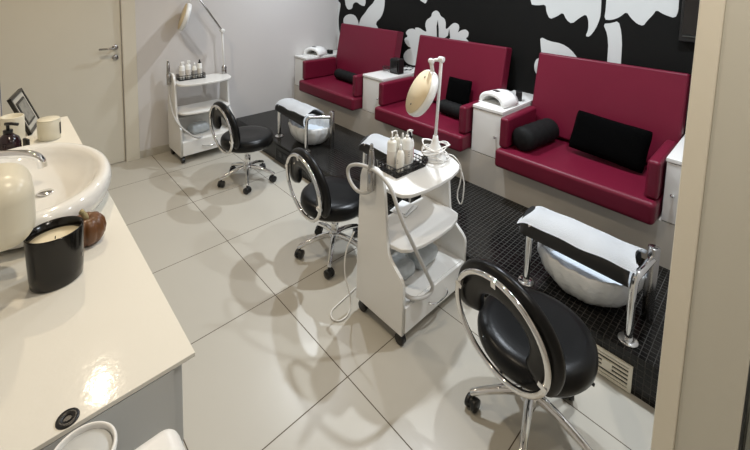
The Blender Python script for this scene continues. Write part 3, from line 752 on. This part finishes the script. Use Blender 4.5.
# white rounded dispenser on the wall, front left
t = thing('towel_dispenser', (WX0 + .002, .19, 1.075), 0, 'cream rounded dispenser on the left wall, cut by the left edge of the photo', 'dispenser')
mb = MB().box(0, .353, -.10, .10, -.082, .108, bev=.06, seg=7); mb.build('cover', 'cream', t)
MB().box(.02, .26, -.06, .05, -.088, -.084).build('slot', 'dark', t)

# candle
t = thing('candle', (-.938, .160, ZC + .0005), math.radians(12), 'black jar candle with cream wax on the near end of the counter', 'candle')
MB().lathe([(0, 0), (.92, 0), (.96, .003), (1.0, .03), (1.06, .142), (1.05, .1445), (1.0, .144), (.985, .118), (.97, .116)], n=48, sx=.062, sy=.055).build('jar', 'candle_jar', t)
MB().lathe([(0, .1165), (.5, .117), (.985, .1175), (.985, .10)], n=48, sx=.0635, sy=.0565).build('wax', 'wax', t)
MB().cyl((0, 0, .115), (.001, 0, .124), .0012, n=8).build('wick', 'dark', t)
g = MB()
for i in range(4):
    a = -.72 + i * .11; x, y = .0652 * math.cos(a), .0580 * math.sin(a)
    g.box(-.0004, .0004, -.0006, .0006, 0, .011 - .002 * (i % 2), mat=T((x, y, .055)) @ RZ(a))
g.build('print', 'label', t)
# pumpkin
t = thing('decorative_pumpkin', (-.850, .288, ZC + .0005), .3, 'small brown decorative pumpkin beside the candle', 'pumpkin')
MB().lathe([(0, .008), (.5, .003), (.75, .008), (.93, .025), (1.0, .045), (.93, .066), (.75, .080), (.45, .086), (.2, .080), (0, .074)], n=96, sx=.052, sy=.052, rib=lambda a, z: 1 - .10 * abs(math.cos(4.5 * a)) ** 6).build('body', 'pumpkin', t)
MB().tube([(0, 0, .074), (-.003, .002, .09), (-.010, .004, .104), (-.012, .004, .106)], lambda q: .009 - .003 * q + .003 * (q > .9), 8).build('stem', 'stem', t)
# pot with dark label
t = thing('white_canister', (-.850, 1.375, ZC + .0005), 0, 'white round canister with dark label at the counter\'s far corner', 'canister')
MB().lathe([(0, 0), (.046, 0), (.048, .004), (.048, .096), (.046, .098), (0, .098)], n=40).build('body', 'cream', t)
MB().lathe([(0, .0985), (.047, .0985), (.048, .101), (.046, .104), (0, .104)], n=40).build('lid', 'cream', t)
lb = MB(); lb.grid(lambda u, v: (.0486 * math.cos(-.62 + u * .42), .0486 * math.sin(-.62 + u * .42), .022 + .060 * v), 8, 1); lb.build('label', 'bplastic', t)
# picture frame leaning
t = thing('picture_frame', (-.893, 1.596, ZC + .0005), 0, 'black framed picture leaning back at the counter\'s far end beside the canister', 'picture frame')
M = RZ(math.radians(77)) @ RX(math.radians(-21)) @ T((0, .0, .108))
W2, H2 = .120, .105
f = MB().box(-W2, W2, -.008, .008, -H2, -H2 + .014).box(-W2, W2, -.008, .008, H2 - .014, H2).box(-W2, -W2 + .014, -.008, .008, -H2, H2).box(W2 - .014, W2, -.008, .008, -H2, H2); f.xf(M); f.build('frame', 'frame', t)
f = MB().box(-W2 + .01, W2 - .01, -.003, .004, -H2 + .01, H2 - .01); f.xf(M); f.build('mat', 'mat_board', t)
f = MB().box(-.078, .078, -.006, -.0032, -.066, .066); f.xf(M); f.build('inner_frame', 'frame', t)
f = MB().box(-.066, .066, -.008, -.0062, -.054, .054); f.xf(M); f.build('picture', 'photo', t)
# dark pump bottle and white vessels at the left edge
t = thing('soap_bottle', (-1.008, 1.12, ZC + .0005), 0, 'dark pump soap bottle with pale label at the left edge of the counter', 'bottle')
MB().lathe([(0, 0), (.040, 0), (.042, .004), (.042, .100), (.036, .122), (.020, .136), (.016, .142), (0, .142)], n=32).build('body', 'amber', t)
MB().lathe([(.0425, .022), (.043, .023), (.043, .070), (.0425, .071)], n=32).build('label_band', 'label', t)
MB().cyl((0, 0, .142), (0, 0, .158), .017).cyl((0, 0, .158), (0, 0, .180), .006).tube([(-.008, .004, .184), (.012, -.008, .185), (.034, -.020, .180)], .007, 8).build('pump', 'bplastic', t)
t = thing('white_cup', (-.988, 1.30, ZC + .0005), 0, 'white cylindrical cup between the dark bottle and picture frame', 'cup')
MB().lathe([(0, 0), (.040, 0), (.042, .003), (.044, .165), (.042, .168), (.038, .166), (.037, .12), (0, .118)], n=36).build('body', 'cream', t)
t = thing('white_pump_bottle', (-1.072, 1.375, ZC + .0005), 0, 'tall white pump bottle at the left edge behind the dark bottle', 'bottle')
MB().lathe([(0, 0), (.045, 0), (.047, .004), (.045, .150), (.030, .170), (0, .172)], n=32).build('body', 'cream', t)
MB().cyl((0, 0, .170), (0, 0, .20), .010).lathe([(0, .198), (.030, .198), (.040, .205), (.036, .222), (0, .226)], n=24).build('pump', 'cream', t)
o = MB().box(-.006, .006, -.018, .018, 0, .10, bev=.003).build('nail_file_block', 'bplastic'); o.location = (-.950, 1.13, ZC + .0005); o.rotation_euler = (0, 0, .4)
tag(o, 'thin black object standing right of the dark soap bottle', 'accessory')

# small stand with two white containers at the counter's near end, mostly below the frame
t = thing('small_stand', (-.93, -.50, 0), 0, 'small low white stand at the counter end, under the two white containers', 'stand')
MB().box(-.17, .15, -.17, .17, .620, .640, bev=.004).build('top', 'white', t)
for sx in (-.14, .12):
    for sy in (-.14, .14): MB().cyl((sx, sy, 0), (sx, sy, .6195), .012).build('leg', 'white', t)
t = thing('round_container', (-.958, -.389, .6405), 0, 'white round container with raised rim at the bottom left corner of the counter', 'container', None)
MB().lathe([(0, 0), (.044, 0), (.047, .006), (.049, .19), (.053, .212), (.053, .218), (.051, .221), (.048, .221), (.047, .217), (.047, .200), (0, .198)], n=56).build('body', 'plastic', t)
MB().lathe([(0, .1985), (.046, .1985), (.046, .211), (.044, .213), (0, .214)], n=48).build('lid', 'endpanel', t)
t = thing('square_container', (-.866, -.478, .6405), 0, 'white rounded square container standing right of the white round one', 'container', None)
MB().box(-.046, .046, -.055, .055, 0, .150, bev=.02, seg=4).build('body', 'plastic', t)
MB().box(-.052, .052, -.060, .060, .151, .208, bev=.035, seg=6).build('lid', 'plastic', t)

# ------------------------------------------------------------------ lights
def spot_area(x, y, power, col, r=.032, z=H - .012, spread=150):
    l = bpy.data.lights.new('downlight_or_fill', 'AREA'); l.shape = 'DISK'; l.size = r * 2; l.energy = power; l.color = col; l.spread = math.radians(spread)
    o = bpy.data.objects.new('downlight_or_fill', l); COL.objects.link(o); o.location = (x, y, z); return o
WARM = (1.0, .84, .62); NEU = (1.0, .92, .82); COOL = (.86, .93, 1.0)
LIGHTS = [(1.20, .52, 17, COOL), (1.30, 2.15, 12, COOL), (1.3, -.80, 12, COOL), (-.65, 1.62, 7, WARM), (-.62, -.05, 4.5, WARM), (-.1, -1.35, 5, NEU)]  # last entry is an added fill lamp that brightens the pillar at the right
for x, y, p, c in LIGHTS: spot_area(x, y, p, c)
wd = bpy.data.worlds.new('World'); SC.world = wd; wd.use_nodes = True
wd.node_tree.nodes['Background'].inputs[0].default_value = (.8, .85, 1, 1); wd.node_tree.nodes['Background'].inputs[1].default_value = .1

# ------------------------------------------------------------------ camera
cam = bpy.data.cameras.new('camera'); co = bpy.data.objects.new('camera', cam); COL.objects.link(co)
R = [[0.72887, -0.0507708, 0.682767], [-0.6841626, -0.091716, 0.7235397], [0.025886, -0.9944901, -0.1015846]]
M = Matrix([[R[i][0], -R[i][1], -R[i][2], (-1.0326567, -1.1664902, 1.6901496)[i]] for i in range(3)] + [[0, 0, 0, 1]])
co.matrix_world = M
cam.sensor_width = 36; cam.lens = 401.1694 / 750 * 36
cam.shift_x = (375 - 368.3573) / 750; cam.shift_y = (22.1749 - 225) / 750
cam.clip_start = .02
SC.camera = co
SC.view_settings.view_transform = 'Standard'; SC.view_settings.look = 'None'; SC.view_settings.gamma = 1; SC.view_settings.use_curve_mapping = False
SC.view_settings.exposure = 0.74
SC.cycles.max_bounces = 6
